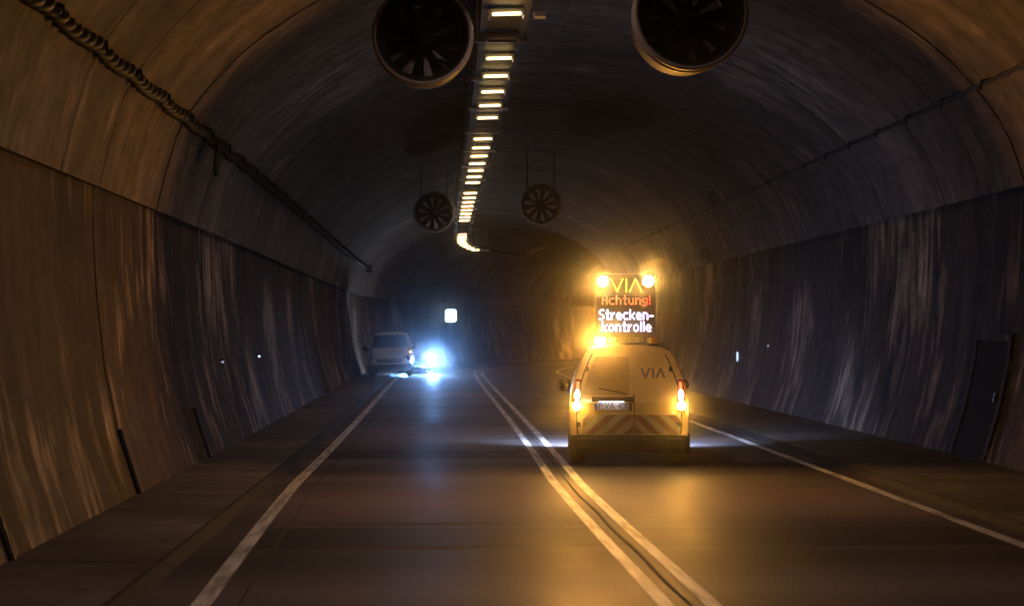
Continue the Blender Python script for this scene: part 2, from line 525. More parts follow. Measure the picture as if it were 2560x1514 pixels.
# vault and walls
vault = empty('tunnel_vault')
tag(vault, 'curved grey brown concrete vault of panels above the wall ledges', 'tunnel vault')
for side in (-1, 1):
    vp = vault_prof(side)
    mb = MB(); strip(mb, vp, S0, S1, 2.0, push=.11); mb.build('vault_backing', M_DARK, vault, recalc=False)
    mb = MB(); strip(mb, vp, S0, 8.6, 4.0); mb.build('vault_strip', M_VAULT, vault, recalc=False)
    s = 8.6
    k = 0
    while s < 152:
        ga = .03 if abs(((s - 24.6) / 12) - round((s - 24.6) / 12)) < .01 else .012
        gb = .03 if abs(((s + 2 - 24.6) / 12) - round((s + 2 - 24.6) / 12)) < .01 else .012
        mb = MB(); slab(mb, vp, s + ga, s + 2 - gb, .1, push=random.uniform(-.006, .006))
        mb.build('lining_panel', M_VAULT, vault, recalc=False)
        s += 2.0
walls = {}
for side, lb in ((-1, 'lower tunnel wall on the left, dark concrete with pale vertical streaks'), (1, 'lower tunnel wall on the right, brown streaked concrete beside the amber van')):
    w = empty('tunnel_wall'); walls[side] = w
    tag(w, lb, 'wall')
    wp = wall_prof(side)
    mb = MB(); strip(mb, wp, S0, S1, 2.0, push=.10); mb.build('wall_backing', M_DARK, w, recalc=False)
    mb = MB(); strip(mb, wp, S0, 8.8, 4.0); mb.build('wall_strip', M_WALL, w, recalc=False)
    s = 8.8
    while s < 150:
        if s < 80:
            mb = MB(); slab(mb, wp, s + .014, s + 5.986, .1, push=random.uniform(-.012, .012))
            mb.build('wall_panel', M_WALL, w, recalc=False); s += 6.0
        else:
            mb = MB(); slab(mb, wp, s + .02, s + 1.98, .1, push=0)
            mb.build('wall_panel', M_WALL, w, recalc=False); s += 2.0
    # upright dark drain channels at the foot of the joints
    s = 8.8 if side < 0 else 999
    while s < 30:
        mb = MB()
        pts = [P(s, wall_off(side, z) - side * .03, z) for z in (KERB, .35, .6, .85)]
        mb.tube(pts, .035, 6); mb.build('drain_pipe', M_CABLE, w)
        s += 6.0
# closing rock face far round the bend
mb = MB(); mb.poly([P(S1 - 1, -6, -1), P(S1 - 1, 10, -1), P(S1 - 1, 10, 9), P(S1 - 1, -6, 9)])
tag(mb.build('far_tunnel', M_DARK, recalc=False), kind='structure')

# ================================================================== ceiling: tray, lamps, fans
TZ = 6.46
TX = .76
tray = empty('cable_tray')
tag(tray, 'long dark cable tray carrying the row of lamps under the vault', 'cable tray')
mb = MB()
s = 9.0
while s < 100:
    e = s + 2.5
    prof = [(TX - .34, TZ + .09), (TX - .34, TZ), (TX + .34, TZ), (TX + .34, TZ + .09)]
    for (a, za), (b, zb) in zip(prof, prof[1:]):
        mb.poly([P(s, a, za), P(e, a, za), P(e, b, zb), P(s, b, zb)])
    s = e
mb.build('tray_channel', M_DSTEEL, tray, recalc=False)
for o_ in (-.2, -.08, .07, .19):
    mb = MB(); mb.tube([P(9 + 1.5 * k, TX + o_ + .012 * math.sin(k * 1.3 + o_ * 9), TZ + .03) for k in range(62)], .025, 6)
    mb.build('tray_cable', M_CABLE, tray)
s = 10.0
while s < 98:
    for o_ in (-.36, .36):
        mb = MB(); mb.tube([P(s, TX + o_, TZ - .01), P(s, TX + o_, 7.7)], .014, 6); mb.build('hanger_rod', M_STEEL, tray)
    mb = MB(); mb.box((0, 0, 0), (.8, .05, .05), Matrix.Translation(P(s, TX, TZ - .03)) @ Matrix.Rotation(-H(s), 4, 'Z')); mb.build('tray_bracket', M_STEEL, tray)
    s += 4.0

ORD = ['first', 'second', 'third', 'fourth', 'fifth', 'sixth', 'seventh', 'eighth', 'ninth', 'tenth', 'eleventh', 'twelfth', 'thirteenth',
       'fourteenth', 'fifteenth', 'sixteenth', 'seventeenth', 'eighteenth', 'nineteenth', 'twentieth', 'twenty-first', 'twenty-second',
       'twenty-third', 'twenty-fourth', 'twenty-fifth', 'twenty-sixth', 'twenty-seventh', 'twenty-eighth', 'twenty-ninth', 'thirtieth',
       'thirty-first', 'thirty-second']
def lamp_meshes():
    h = MB()
    h.box((0, .16, .075), (.48, .30, .02))                      # top
    h.box((0, .00, .02), (.48, .02, .10)); h.box((0, .32, .06), (.48, .02, .02))
    h.box((-.235, .16, .02), (.02, .30, .10)); h.box((.235, .16, .02), (.02, .30, .10))
    pan = MB(); pan.poly([(-.2, .04, .055), (.2, .04, .055), (.2, .28, .055), (-.2, .28, .055)])
    l = MB()
    pr = []
    for a in range(0, 181, 20):
        pr.append((.18 + .017 * math.sin(R(a)), .017 * math.cos(R(a))))
    pr = [(x, z - .02) for x, z in pr] + [(-x, z - .02) for x, z in reversed(pr)]
    l.prism([(x, z + .015) for x, z in pr], -.05, -.012)
    b = MB(); b.box((0, .16, .0995), (.03, .2, .025))
    out = []
    for m_, mt in ((h, M_HOUSING), (l, M_LAMP), (b, M_STEEL), (pan, M_PANEL)):
        me = m_.mesh('lamp'); bm = bmesh.new(); bm.from_mesh(me); bmesh.ops.recalc_face_normals(bm, faces=bm.faces); bm.to_mesh(me); bm.free()
        me.materials.append(mt); out.append(me)
    return out
HME, LME, BME, PME = lamp_meshes()
PDIM = PME.copy(); PDIM.materials.clear(); PDIM.materials.append(M_PANELDIM)
POFF = PME.copy(); POFF.materials.clear(); POFF.materials.append(M_LAMPOFF)
LOFF = LME.copy(); LOFF.materials.clear(); LOFF.materials.append(M_LAMPOFF)
LDIM = LME.copy(); LDIM.materials.clear(); LDIM.materials.append(M_LAMPDIM)
OFF = {1, 7, 15, 24, 25, 26, 27}
lit = 0; offc = 0
offlab = {1: 'unlit ceiling lamp between the topmost lit bar and the next', 7: 'unlit ceiling lamp in the first dark gap below the near lamps',
          15: 'unlit ceiling lamp in the second dark gap of the lamp row'}
for k in list(range(-10, 37)) + list(range(53, 62)):  # last range: unseen lamps added to light the far bend
    s = 23.3 + 1.905 * k
    root = empty('ceiling_lamp', P(s, TX, 6.345), (0, R(-2.0), -H(s)))
    if k > 36:
        lb = '%s unseen ceiling lamp added round the bend to warm the far wall' % ORD[k - 53]
    elif k < 0:
        lb = ('%s bar lamp on the ceiling tray just above the top picture edge' % ('nearer' if k == -2 else 'farther')) if k >= -2 else '%s ceiling bar lamp back from the pair above the top picture edge' % ORD[-3 - k]
    elif k in OFF:
        lb = offlab.get(k, '%s unlit ceiling lamp down the dark gap near the far end of the row' % ORD[(k - 24) % 4])
    else:
        lb = ('dim pink ceiling lamp just above the hooked far end of the row' if k == 28
              else '%s lit amber bar lamp of the ceiling row, counted from the top edge' % ORD[lit]); lit += 1
    tag(root, lb, 'ceiling lamp', 'bar lamps along the ceiling tray')
    link(bpy.data.objects.new('housing', HME), root)
    link(bpy.data.objects.new('lens', LOFF if (k in OFF or k > 36) else (LDIM if k == 28 else LME)), root)
    link(bpy.data.objects.new('reflector', POFF if (k in OFF) else (PDIM if k == 28 else PME)), root)
    for x_ in (-.14, .14):
        link(bpy.data.objects.new('mount', BME), root).location.x = x_

def jet_fan(s, off, zc, label, length=.8):
    p = P(s, off, zc)
    root = empty('jet_fan', p, (0, 0, -H(s)))
    tag(root, label, 'fan', 'jet fans hung from the tunnel vault')
    mb = MB()
    mb.lathe([(.575, .10), (.575, .02), (.60, -.02), (.635, -.03), (.655, 0), (.655, .05), (.63, .07), (.62, .10), (.62, length - .05), (.62, length), (.58, length), (.575, length - .1)], (0, 0, 0), 'y', 48)
    mb.build('casing', M_FANCASE, root, smooth=True)
    mb = MB(); mb.lathe([(.575, .10), (.52, .3), (.50, .4), (.50, length - .2), (.57, length - .05)], (0, 0, 0), 'y', 40)
    mb.build('silencer_lining', M_DSTEEL, root, smooth=True)
    for q in (-.035, .16):
        m2 = MB(); m2.lathe([(.625, q), (.64, q - .012), (.668, q + .0), (.68, q + .025), (.672, q + .05), (.64, q + .06)], (0, 0, 0), 'y', 48)
        m2.build('rim_band', M_RIM, root, smooth=True)
    mb = MB(); mb.lathe([(.0, length - .06), (.3, length - .06), (.515, length - .06), (.515, length - .02), (0, length - .02)], (0, 0, 0), 'y', 32); mb.build('gap_backing', M_FANBACK, root)  # disc added behind the blades; its grey stands for light in the gaps
    mb = MB(); mb.lathe([(.0, .12), (.06, .13), (.12, .18), (.155, .28), (.16, .5), (.16, .7), (0, .7)], (0, 0, 0), 'y', 24)
    mb.build('hub', M_BLADE, root, smooth=True)
    bl = MB()
    st = 6
    for i in range(st):
        r0 = .15 + .35 * i / st; r1 = .15 + .35 * (i + 1) / st
        def pt(r, e):
            w = .05 + .045 * (r - .15) / .35
            tw = R(45 - 28 * (r - .15) / .35)
            return (e * w * math.cos(tw), .45 + e * w * math.sin(tw), r)
        a, b, c, d = pt(r0, -1), pt(r0, 1), pt(r1, 1), pt(r1, -1)
        bl.poly([a, b, c, d]); bl.poly([(q[0] + .006, q[1] + .012, q[2]) for q in (d, c, b, a)])
    bme = bl.mesh('blade'); bme.materials.append(M_BLADE)
    for i in range(10):
        o = link(bpy.data.objects.new('blade', bme), root); o.rotation_euler = (0, R(36 * i + 9), 0)
    for y in (.2, length - .2):
        for x in (-.42, .42):
            top = 7.76 - zc - .9 * ((off + x - CX) / 6.0) ** 2 - .05
            mb = MB(); mb.box((x, y, (top + .45) / 2), (.022, .022, top - .45)); mb.build('bracket', M_DSTEEL, root)
    return root
jet_fan(22.9, -.38, CAM_H + 3.95, 'big round jet fan at the top, left of the lamp row')
jet_fan(19.9, 2.80, CAM_H + 3.71, 'big round jet fan at the top, cropped, with bright rim on its left')
jet_fan(55.0, -.38, CAM_H + 3.80, 'small far jet fan beside the left of the lamp row')
jet_fan(53.0, 2.95, CAM_H + 3.92, 'small far jet fan to the right of the lamp row')

# pipes beside the topmost lamp
pr = empty('conduit_pair'); tag(pr, 'two thin slanting steel conduits above the topmost ceiling lamp', 'conduit')
for dx in (0, .14):
    mb = MB(); mb.tube([P(21.5, 1.02 + dx, 6.50), P(22.6, .72 + dx, 6.40)], .012, 6); mb.build('pipe', M_STEEL, pr)
jb = empty('junction_box', P(23.0, 1.19, 6.28)); tag(jb, 'small metal junction box right of the topmost ceiling lamp', 'junction box')
mb = MB(); mb.box((0, 0, 0), (.16, .2, .08)); mb.build('case', M_HOUSING, jb, bevel=.01)
mb = MB(); mb.tube([(0, 0, .04), (0, 0, .21)], .012, 6); mb.build('bracket', M_STEEL, jb)

# ================================================================== cables along the vault
def rope(off_z, side, s0, s1, pitch, rad, r, name, label, pull=.06, sag=.04):
    root = empty(name); tag(root, label, 'cable')
    for ph in (0, math.pi):
        path = []
        n_ = int((s1 - s0) / (pitch / 8))
        for i in range(n_ + 1):
            s = s0 + (s1 - s0) * i / n_
            z0 = off_z - sag * abs(math.sin((s - s0) * math.pi / 2.0))
            a = 2 * math.pi * (s - s0) / pitch + ph
            o = wall_off(side, z0) - side * (pull + rad)
            path.append(P(s, o + rad * math.cos(a), z0 + rad * math.sin(a)))
        mb = MB(); mb.tube(path, r, 6); mb.build('strand', M_CABLE, root, smooth=True)
    s = math.ceil(s0)
    while s < s1:
        mb = MB(); o = wall_off(side, off_z)
        mb.tube([P(s, o + side * .02, off_z + .05), P(s, o - side * (pull + rad * 2 + .05), off_z + .02), P(s, o - side * (pull + rad * 2 + .05), off_z - .1)], .018, 6)
        mb.build('clip', M_DSTEEL, root); s += 2.0
    return root
rope(5.02, -1, 12, 80, .62, .055, .045, 'twisted_cable', 'thick twisted black cable hung along the left side of the vault')
rope(5.55, 1, 20, 70, 1.4, .02, .022, 'wall_cable', 'thin dark cable pinned along the right side of the vault', .02, .006)
# slack loop of spare cable
lp = empty('cable_coil', P(26.9, wall_off(-1, 4.9) + .16, 4.86)); tag(lp, 'slack coil of black cable dangling from the cable on the left vault', 'cable coil')
for i in range(4):
    mb = MB(); pts = []
    for k in range(25):
        a = 2 * math.pi * k / 24
        pts.append((.06 + .02 * math.sin(a), .11 * math.cos(a) + .05 * i - .08, .2 * math.sin(a) - .14 - .02 * i))
    mb.tube(pts, .028, 6, cap=False); mb.build('loop', M_CABLE, lp, smooth=True)

# small fittings on the walls
def guide_marker(s, side, z, label, e, tall=.10):
    o = wall_off(side, z)
    root = empty('guide_marker', P(s, o - side * .02, z), (0, 0, -H(s))); tag(root, label, 'marker', 'small guide lights on the tunnel walls')
    mb = MB(); mb.box((0, 0, 0), (.05, .14, tall + .08)); mb.build('plate', M_DSTEEL, root, bevel=.01)
    mb = MB(); mb.box((-side * .02, -.075, 0), (.045, .02, tall)); mb.build('lens', e, root, bevel=.008)
G1 = glow('guide_led', (.6, .75, 1), 1.4); G2 = glow('guide_led_dim', (.7, .75, 1), .3)
guide_marker(31.2, -1, 1.47, 'faint guide light on the left wall, nearer of the two', G2, .04)
guide_marker(37.4, -1, 1.48, 'bright blue-white guide light on the left wall, farther of the two', G1, .04)
guide_marker(44.4, 1, 1.64, 'faint guide light on the right wall, farther right of the two', G2, .05)
guide_marker(48.6, 1, 1.30, 'tall blue-white guide light on the right wall beside the amber van', glow('guide_led_tall', (.45, .62, 1), 1.2), .26)

def wall_box(s, side, z, size, label, name, cat):
    o = wall_off(side, z)
    root = empty(name, P(s, o - side * .14, z), (0, 0, -H(s))); tag(root, label, cat)
    mb = MB(); mb.box((0, 0, 0), size); mb.build('case', M_DSTEEL, root, bevel=.02)
    mb = MB(); mb.lathe([(.02, 0), (size[2] * .32, 0), (size[2] * .38, -.04), (size[2] * .3, -.05), (.02, -.03)], (0, -size[1] / 2, 0), 'y', 16); mb.build('front_ring', M_HOUSING, root)
    mb = MB(); mb.tube([(0, 0, 0), (side * .3, 0, .12)], .03, 6); mb.build('arm', M_DSTEEL, root)
wall_box(47.0, 1, 5.72, (.22, .4, .26), 'dark loudspeaker box high on the right vault', 'loudspeaker', 'loudspeaker')
wall_box(53.5, 1, 4.45, (.18, .4, .24), 'small dark box above the ledge on the right wall', 'equipment_box', 'box')
wall_box(82.5, -1, 5.0, (.3, .3, .34), 'small pale box on the left vault where the tunnel bends', 'equipment_box', 'box')

# emergency niche door, flush with the right wall
ed = empty('emergency_door', P(26.2, wall_off(1, .5), .09)); tag(ed, 'dark steel niche door set in the right wall near the picture edge', 'door')
INV = Matrix.Translation(-ed.location)
def on_wall(z0, z1, s0, s1, th, push, name, material, side=1):
    zs = [z0 + (z1 - z0) * k / 5 for k in range(6)]
    mb = MB(); slab(mb, [(wall_off(side, z), z) for z in zs], s0, s1, th, push)
    mb.v = [tuple(INV @ Vector(v)) for v in mb.v]
    return mb.build(name, material, ed, recalc=False)
on_wall(.10, 1.86, 25.45, 26.95, .05, -.035, 'door_leaf', simple('brown_door_steel', (.034, .027, .025), .8, spec=.08))
for a_, b_, c_, d_ in ((.10, 1.98, 25.31, 25.44), (.10, 1.98, 26.96, 27.09), (1.87, 1.98, 25.45, 26.95)):
    on_wall(a_, b_, c_, d_, .08, -.05, 'frame', M_WALL)
on_wall(.95, 1.08, 25.55, 25.60, .06, -.08, 'handle', M_STEEL)

# illuminated sign on the wall of the bend
ss = 103.6
sg = empty('lit_sign', P(ss, wall_off(-1, 2.95) + .45, 2.95), (0, 0, R(4))); tag(sg, 'glowing white square sign on the far wall, above the oncoming headlight', 'sign')
mb = MB(); mb.box((0, .1, 0), (.80, .16, .9)); mb.build('case', M_DSTEEL, sg, bevel=.04)
mb = MB(); mb.prism([(sx * (.19 + .14 * math.cos(R(a))), sz * (.24 + .14 * math.sin(R(a)))) for sx, sz, rg in ((1, 1, (0, 30, 60, 90)), (-1, 1, (90, 60, 30, 0)), (-1, -1, (0, 30, 60, 90)), (1, -1, (90, 60, 30, 0))) for a in rg], -.03, .03); mb.build('panel', glow('sign_white', (.55, .84, 1.0), 3.5), sg, bevel=.024)
mb = MB(); mb.tube([(0, .15, .3), (-.6, .5, .3)], .03, 6); mb.tube([(0, .15, -.3), (-.6, .5, -.3)], .03, 6); mb.build('bracket', M_DSTEEL, sg)

# ================================================================== vehicles
def loft_body(stations, material, parent, name='body', sub=2):
    """stations: list of lists of (x>=0,y,z) from the bottom edge up to the roof centre; mirrored"""
    n_ = len(stations[0])
    ring = []
    v = []; f = []
    for st in stations:
        row = []
        for (x, y, z) in st: row.append((x, y, z))
        full = row + [(-x, y, z) for (x, y, z) in reversed(row[:-1])]
        b = len(v); v += full; ring.append(b)
    m_ = 2 * n_ - 1
    for a, b in zip(ring, ring[1:]):
        for i in range(m_ - 1): f.append((a + i, a + i + 1, b + i + 1, b + i))
    for r_, flip in ((ring[0], False), (ring[-1], True)):      # caps as cross strips
        for i in range(n_ - 2):
            q = (r_ + i, r_ + i + 1, r_ + m_ - 2 - i, r_ + m_ - 1 - i)
            f.append(q)
        f.append((r_ + n_ - 2, r_ + n_ - 1, r_ + n_))
    for a, b in zip(ring, ring[1:]): f.append((a, b, b + m_ - 1, a + m_ - 1))   # floor
    me = bpy.data.meshes.new(name); me.from_pydata(v, [], f)
    bm = bmesh.new(); bm.from_mesh(me); bmesh.ops.recalc_face_normals(bm, faces=bm.faces); bm.to_mesh(me); bm.free()
    me.polygons.foreach_set('use_smooth', [True] * len(me.polygons)); me.materials.append(material)
    o = link(bpy.data.objects.new(name, me), parent)
    md = o.modifiers.new('sub', 'SUBSURF'); md.levels = sub; md.render_levels = sub
    return o

def wheel(parent, x, y, r=.31, w=.20, zoff=0.0):
    e = MB(); e.lathe([(r * .62, -w / 2), (r * .9, -w / 2), (r, -w / 2 + .03), (r, w / 2 - .03), (r * .9, w / 2), (r * .62, w / 2)], (x, y, r + zoff), 'x', 28)
    t = e.build('wheel', M_TYRE, parent, smooth=True)
    d = MB(); d.lathe([(.0, -w * .3), (r * .2, -w * .32), (r * .55, -w * .2), (r * .64, -w * .46), (r * .64, w * .46), (r * .55, w * .2), (r * .2, w * .32), (0, w * .3)], (x, y, r + zoff), 'x', 24)
    d.build('rim', M_HOUSING, t, smooth=True)
    return t

def text_mesh(txt, size, name, material, parent, loc, rot, ext=.002):
    cu = bpy.data.curves.new(name, 'FONT'); cu.body = txt; cu.size = size; cu.extrude = ext; cu.align_x = 'CENTER'; cu.align_y = 'CENTER'
    tmp = bpy.data.objects.new('tmp', cu); COL.objects.link(tmp)
    dg = bpy.context.evaluated_depsgraph_get()
    me = bpy.data.meshes.new_from_object(tmp.evaluated_get(dg))
    bpy.data.objects.remove(tmp)
    me.materials.clear(); me.materials.append(material)
    o = link(bpy.data.objects.new(name, me), parent); o.location = loc; o.rotation_euler = rot
    return o

# ---------------------------------------------------------------- service van with sign board
sv = empty('service_van', (2.69, 25.85, 0), (0, 0, R(-4.0)))
tag(sv, 'service van ahead in amber light with chevron tail and roof sign reading Achtung', 'van')
def lean(z):                     # rear surface: near upright below the belt, leaning forward above
    return 0.0 if z < .95 else .23 * ((z - .95) / .85) ** 1.25
HW = [(.80, .27), (.885, .36), (.912, .55), (.917, .80), (.905, 1.0), (.862, 1.22), (.795, 1.42), (.72, 1.60), (.655, 1.715), (.52, 1.785), (.28, 1.805), (0, 1.812)]
def st_rear(dy, sc, dz=0):
    return [(x * sc, lean(z) + dy, z + dz) for x, z in HW]
def st_mid(y, roof=1.0, wid=1.0):
    return [(x * wid, y, .27 + (z - .27) * roof) for x, z in HW]
def st_front(y, top, wid, zb=.25):
    return [(x / .917 * wid if z < 1.0 else x / .917 * wid, y, zb + (z - .27) / (1.812 - .27) * (top - zb)) for x, z in HW]
body = loft_body([st_rear(0.0, .955), st_rear(.012, .985), st_rear(.07, 1.0), st_mid(.6), st_mid(1.6, 1.006), st_mid(2.6, 1.0), st_mid(3.05, .95, .985),
                  st_front(3.55, 1.16, .90), st_front(4.1, 1.0, .87), st_front(4.36, .86, .78), st_front(4.42, .74, .66)], M_WHITE, sv)
# rear doors: two leaves, proud by a few mm, following the lean
def rear_sheet(pts, d0, d1):
    """polygon (x,z list, bottom to top rows as quads) on the rear surface"""
    mb = MB()
    n_ = len(pts)
    mb_v0 = [(x, lean(z) - d1, z) for x, z in pts]; mb_v1 = [(x, lean(z) - d0, z) for x, z in pts]
    b = len(mb.v); mb.v += mb_v0 + mb_v1
    mb.f.append(tuple(range(b, b + n_))); mb.f.append(tuple(reversed(range(b + n_, b + 2 * n_))))
    for i in range(n_):
        j = (i + 1) % n_; mb.f.append((b + i, b + n_ + i, b + n_ + j, b + j))
    return mb
def door_grid(x_left, x_right, zs, d0, d1, name, material, parent):
    """door leaf as rows of quads between x_left(z) and x_right(z)"""
    mb = MB(); rows = []
    for z in zs:
        xl, xr = x_left(z), x_right(z)
        b = len(mb.v); nx = 5
        for k in range(nx + 1): mb.v.append((xl + (xr - xl) * k / nx, lean(z) - d1, z))
        for k in range(nx + 1): mb.v.append((xl + (xr - xl) * k / nx, lean(z) - d0, z))
        rows.append(b)
    nx = 5
    for a, b in zip(rows, rows[1:]):
        for k in range(nx): mb.f.append((a + k, a + k + 1, b + k + 1, b + k))
        mb.f.append((a, b, b + nx + 1, a + nx + 1)); mb.f.append((a + nx, a + 2 * nx + 1, b + 2 * nx + 1, b + nx))
    for r_ in (rows[0], rows[-1]):
        mb.f.append(tuple([r_ + k for k in range(nx + 1)] + [r_ + nx + 1 + k for k in reversed(range(nx + 1))]))
    return mb.build(name, material, parent, bevel=.004)
def edge_x(z):
    for (x0, z0), (x1, z1) in zip(HW, HW[1:]):
        if z0 <= z <= z1: return x0 + (x1 - x0) * (z - z0) / (z1 - z0)
    return .6
ZD = [.47, .60, .75, .90, .95, 1.02, 1.10, 1.20, 1.30, 1.40, 1.50, 1.60, 1.68]
SPLIT = .075
def xl_door(z): return -(edge_x(z) - .135)
def xr_door(z): return edge_x(z) - .135
dl = door_grid(xl_door, lambda z: SPLIT - .006, ZD, -.02, .006, 'rear_door', M_WHITE, sv)
dr = door_grid(lambda z: SPLIT + .006, xr_door, ZD, -.02, .006, 'rear_door', M_WHITE, sv)
ZW = [1.06, 1.12, 1.2, 1.3, 1.4, 1.5, 1.6, 1.64]
door_grid(lambda z: xl_door(z) + .06, lambda z: SPLIT - .07, ZW, .004, .011, 'rear_window', M_FILM, dl)
door_grid(lambda z: SPLIT + .07, lambda z: xr_door(z) - .06, ZW, .004, .009, 'blank_panel', M_WHITE, dr)
# dark frame strip between door and body
for sgn in (-1, 1):
    door_grid(lambda z: sgn * (edge_x(z) - .128) - .012, lambda z: sgn * (edge_x(z) - .128) + .012, ZD, -.01, .004, 'door_seal', M_BLACKPL, sv)
mb = MB(); mb.box((SPLIT, lean(.7) - .004, .78), (.014, .02, .6)); mb.build('door_gap', M_BLACKPL, sv)
# VIA lettering on the right leaf
def via_strokes(x0, z0, h, w, t, gap):
    """three glyph polygons: V, I and an A without crossbar, in x,z"""
    g = []
    V = [(0, h), (t, h), (w / 2, t * 1.25), (w - t, h), (w, h), (w / 2 + t * .55, 0), (w / 2 - t * .55, 0)]
    g.append([(x0 + x, z0 + z) for x, z in V])
    x1 = x0 + w + gap; g.append([(x1, z0), (x1 + t, z0), (x1 + t, z0 + h), (x1, z0 + h)])
    x2 = x1 + t + gap; A = [(0, 0), (w / 2 - t * .55, h), (w / 2 + t * .55, h), (w, 0), (w - t, 0), (w / 2, h - t * 1.25), (t, 0)]
    g.append([(x2 + x, z0 + z) for x, z in A])
    return g
mb = MB()
for g in via_strokes(.175, 1.315, .15, .155, .035, .018):
    if len(g) == 7 and g[0][1] > g[5][1]:
        quads = [[g[0], g[1], g[2], g[6]], [g[2], g[3], g[4], g[5]], [g[6], g[2], g[5]]]
    elif len(g) == 7:
        quads = [[g[0], g[1], g[5], g[6]], [g[5], g[2], g[3], g[4]], [g[1], g[2], g[5]]]
    else: quads = [g]
    for q in quads: mb.poly([(x, lean(z) - .0125, z) for x, z in q])
mb.build('lettering', M_LETTER, dr)
# plate trim, plate, characters
pt_ = MB(); pt_.box((-.24, -.028, 1.0), (.64, .075, .065)); pt_.build('plate_trim', M_BLACKPL, dl, bevel=.01)
pl = MB(); pl.box((-.27, -.012, .893), (.52, .012, .112)); plate = pl.build('licence_plate', simple('plate_white', (.78, .78, .78), .35, noise=.03), dl, bevel=.004)
text_mesh('SP:VA 400', .125, 'plate_characters', M_LETTER, plate, (-.255, -.0195, .893), (R(90), 0, 0), .0008)
mb = MB(); mb.box((-.512, -.0195, .893), (.03, .002, .1)); mb.build('plate_band', simple('plate_blue', (.02, .06, .35), .4), plate)
mb = MB()
mb.box((-.27, -.05, .9655), (.38, .014, .004))
mb.build('plate_lamp', glow('plate_lamp_white', (.85, .88, 1), 6), dl)
mb = MB(); mb.box((SPLIT - .05, -.016, .885), (.03, .03, .12)); mb.build('door_handle', M_BLACKPL, dl, bevel=.006)
for z in (.62, 1.02, 1.45):
    for sgn, dd in ((-1, dl), (1, dr)):
        mb = MB(); mb.box((sgn * (edge_x(z) - .15), lean(z) - .014, z), (.05, .03, .07)); mb.build('hinge', M_BLACKPL, dd, bevel=.006)
mb = MB(); mb.tube([(-.05, lean(1.07) - .03, 1.07), (-.12, lean(1.10) - .045, 1.10), (-.46, lean(1.16) - .03, 1.16)], .010, 6); mb.build('wiper', M_BLACKPL, dl)
# chevrons
def chevron(xa, xb, side, mat_):
    mb = MB()
    zb, zt = .475, .765
    dx = .34
    q = [(xa, zb), (xb, zb), (xb + dx, zt), (xa + dx, zt)]
    lim = SPLIT - .012
    # clip to the leaf
    poly = q
    def clip(poly, f_in, inter):
        out = []
        for i in range(len(poly)):
            a, b = poly[i], poly[(i + 1) % len(poly)]
            if f_in(a): out.append(a)
            if f_in(a) != f_in(b): out.append(inter(a, b))
        return out
    def cx(c):
        return lambda a, b: (c, a[1] + (b[1] - a[1]) * (c - a[0]) / (b[0] - a[0]))
    poly = clip(poly, lambda p: p[0] <= 0, cx(0))
    if len(poly) < 3: return
    poly = clip(poly, lambda p: p[0] >= -.76, cx(-.76))
    if len(poly) < 3: return
    if side > 0: poly = [(-x * .9, z) for x, z in reversed(poly)]
    poly = [(x + lim if side < 0 else x + SPLIT + .012, z) for x, z in poly]
    if side < 0: poly = [(max(x, -.76), z) for x, z in poly]
    rear_sheet(poly, .006, .010).build('chevron', mat_, dl if side < 0 else dr)
for side in (-1, 1):
    for k in range(8):
        x = -1.02 + k * .145
        chevron(x, x + .145, side, M_RED if k % 2 == 0 else M_WHITEF)
# bumper, tail lamps
bp = MB()
prof = [(-.06, .19), (-.085, .26), (-.09, .40), (-.05, .455), (.1, .47), (.2, .40), (.2, .19)]
st = []
for x, dy in ((-.925, .22), (-.90, .09), (-.80, .02), (-.4, 0), (0, -.008), (.4, 0), (.80, .02), (.90, .09), (.925, .22)):
    st.append([(x, p[0] + dy, p[1]) for p in prof])
for a, b in zip(st, st[1:]):
    for i in range(len(prof) - 1): bp.poly([a[i], a[i + 1], b[i + 1], b[i]])
bp.build('bumper', M_BLACKPL, sv, recalc=True)
mb = MB(); mb.box((0, .15, .26), (1.2, .5, .12)); mb.build('underbody', M_BLACKPL, sv)
M_TAILRED = glow('tail_lamp_red', (1, .08, .03), 3.5, (.4, .03, .02))
M_TAILWHITE = glow('tail_lamp_bright', (1, .72, .30), 40)
M_BLINK = glow('indicator_amber', (1, .62, .12), 120)
def lamp_light(kind, name, loc, rot, col, w, parent, size=.05, spot=150, blend=.6):
    ld = bpy.data.lights.new(name, kind); ld.color = col; ld.energy = w; ld.shadow_soft_size = size
    if kind == 'SPOT': ld.spot_size = R(spot); ld.spot_blend = blend
    o = link(bpy.data.objects.new(name, ld), parent); o.location = loc; o.rotation_euler = rot
    return o
for sgn in (-1, 1):
    x = sgn * .79
    tl = MB(); tl.prism([(x - .055, .80), (x + .055, .80), (x + .06, .98), (x - sgn * .02 + .04, 1.30), (x - sgn * .02 - .035, 1.30), (x - .06, .98)], -.02, .16)
    t = tl.build('tail_lamp', simple('tail_lens', (.25, .03, .02), .15), sv, bevel=.012)
    mb = MB(); mb.prism([(x - sgn * .015 - .022, 1.15), (x - sgn * .015 + .022, 1.15), (x - sgn * .02 + .018, 1.26), (x - sgn * .02 - .018, 1.26)], -.028, -.018); mb.build('red_element', M_TAILRED, t)
    mb = MB(); pts = [(x - sgn * .01 + .036 * math.cos(R(a)), 1.06 + .085 * math.sin(R(a))) for a in range(0, 360, 20)]; mb.prism(pts, -.03, -.018); mb.build('brake_element', M_TAILWHITE, t)
    mb = MB(); mb.lathe([(.0, -.055), (.03, -.052), (.055, -.038), (.062, -.018)], (x, 0, .905), 'y', 20); mb.build('indicator', M_BLINK, t, smooth=True)
    lamp_light('SPOT', 'indicator_light', (x, -.09, .905), (R(-104), 0, sgn * R(22)), AMBER, BLINK_W, t, .05, 100, 1.0)
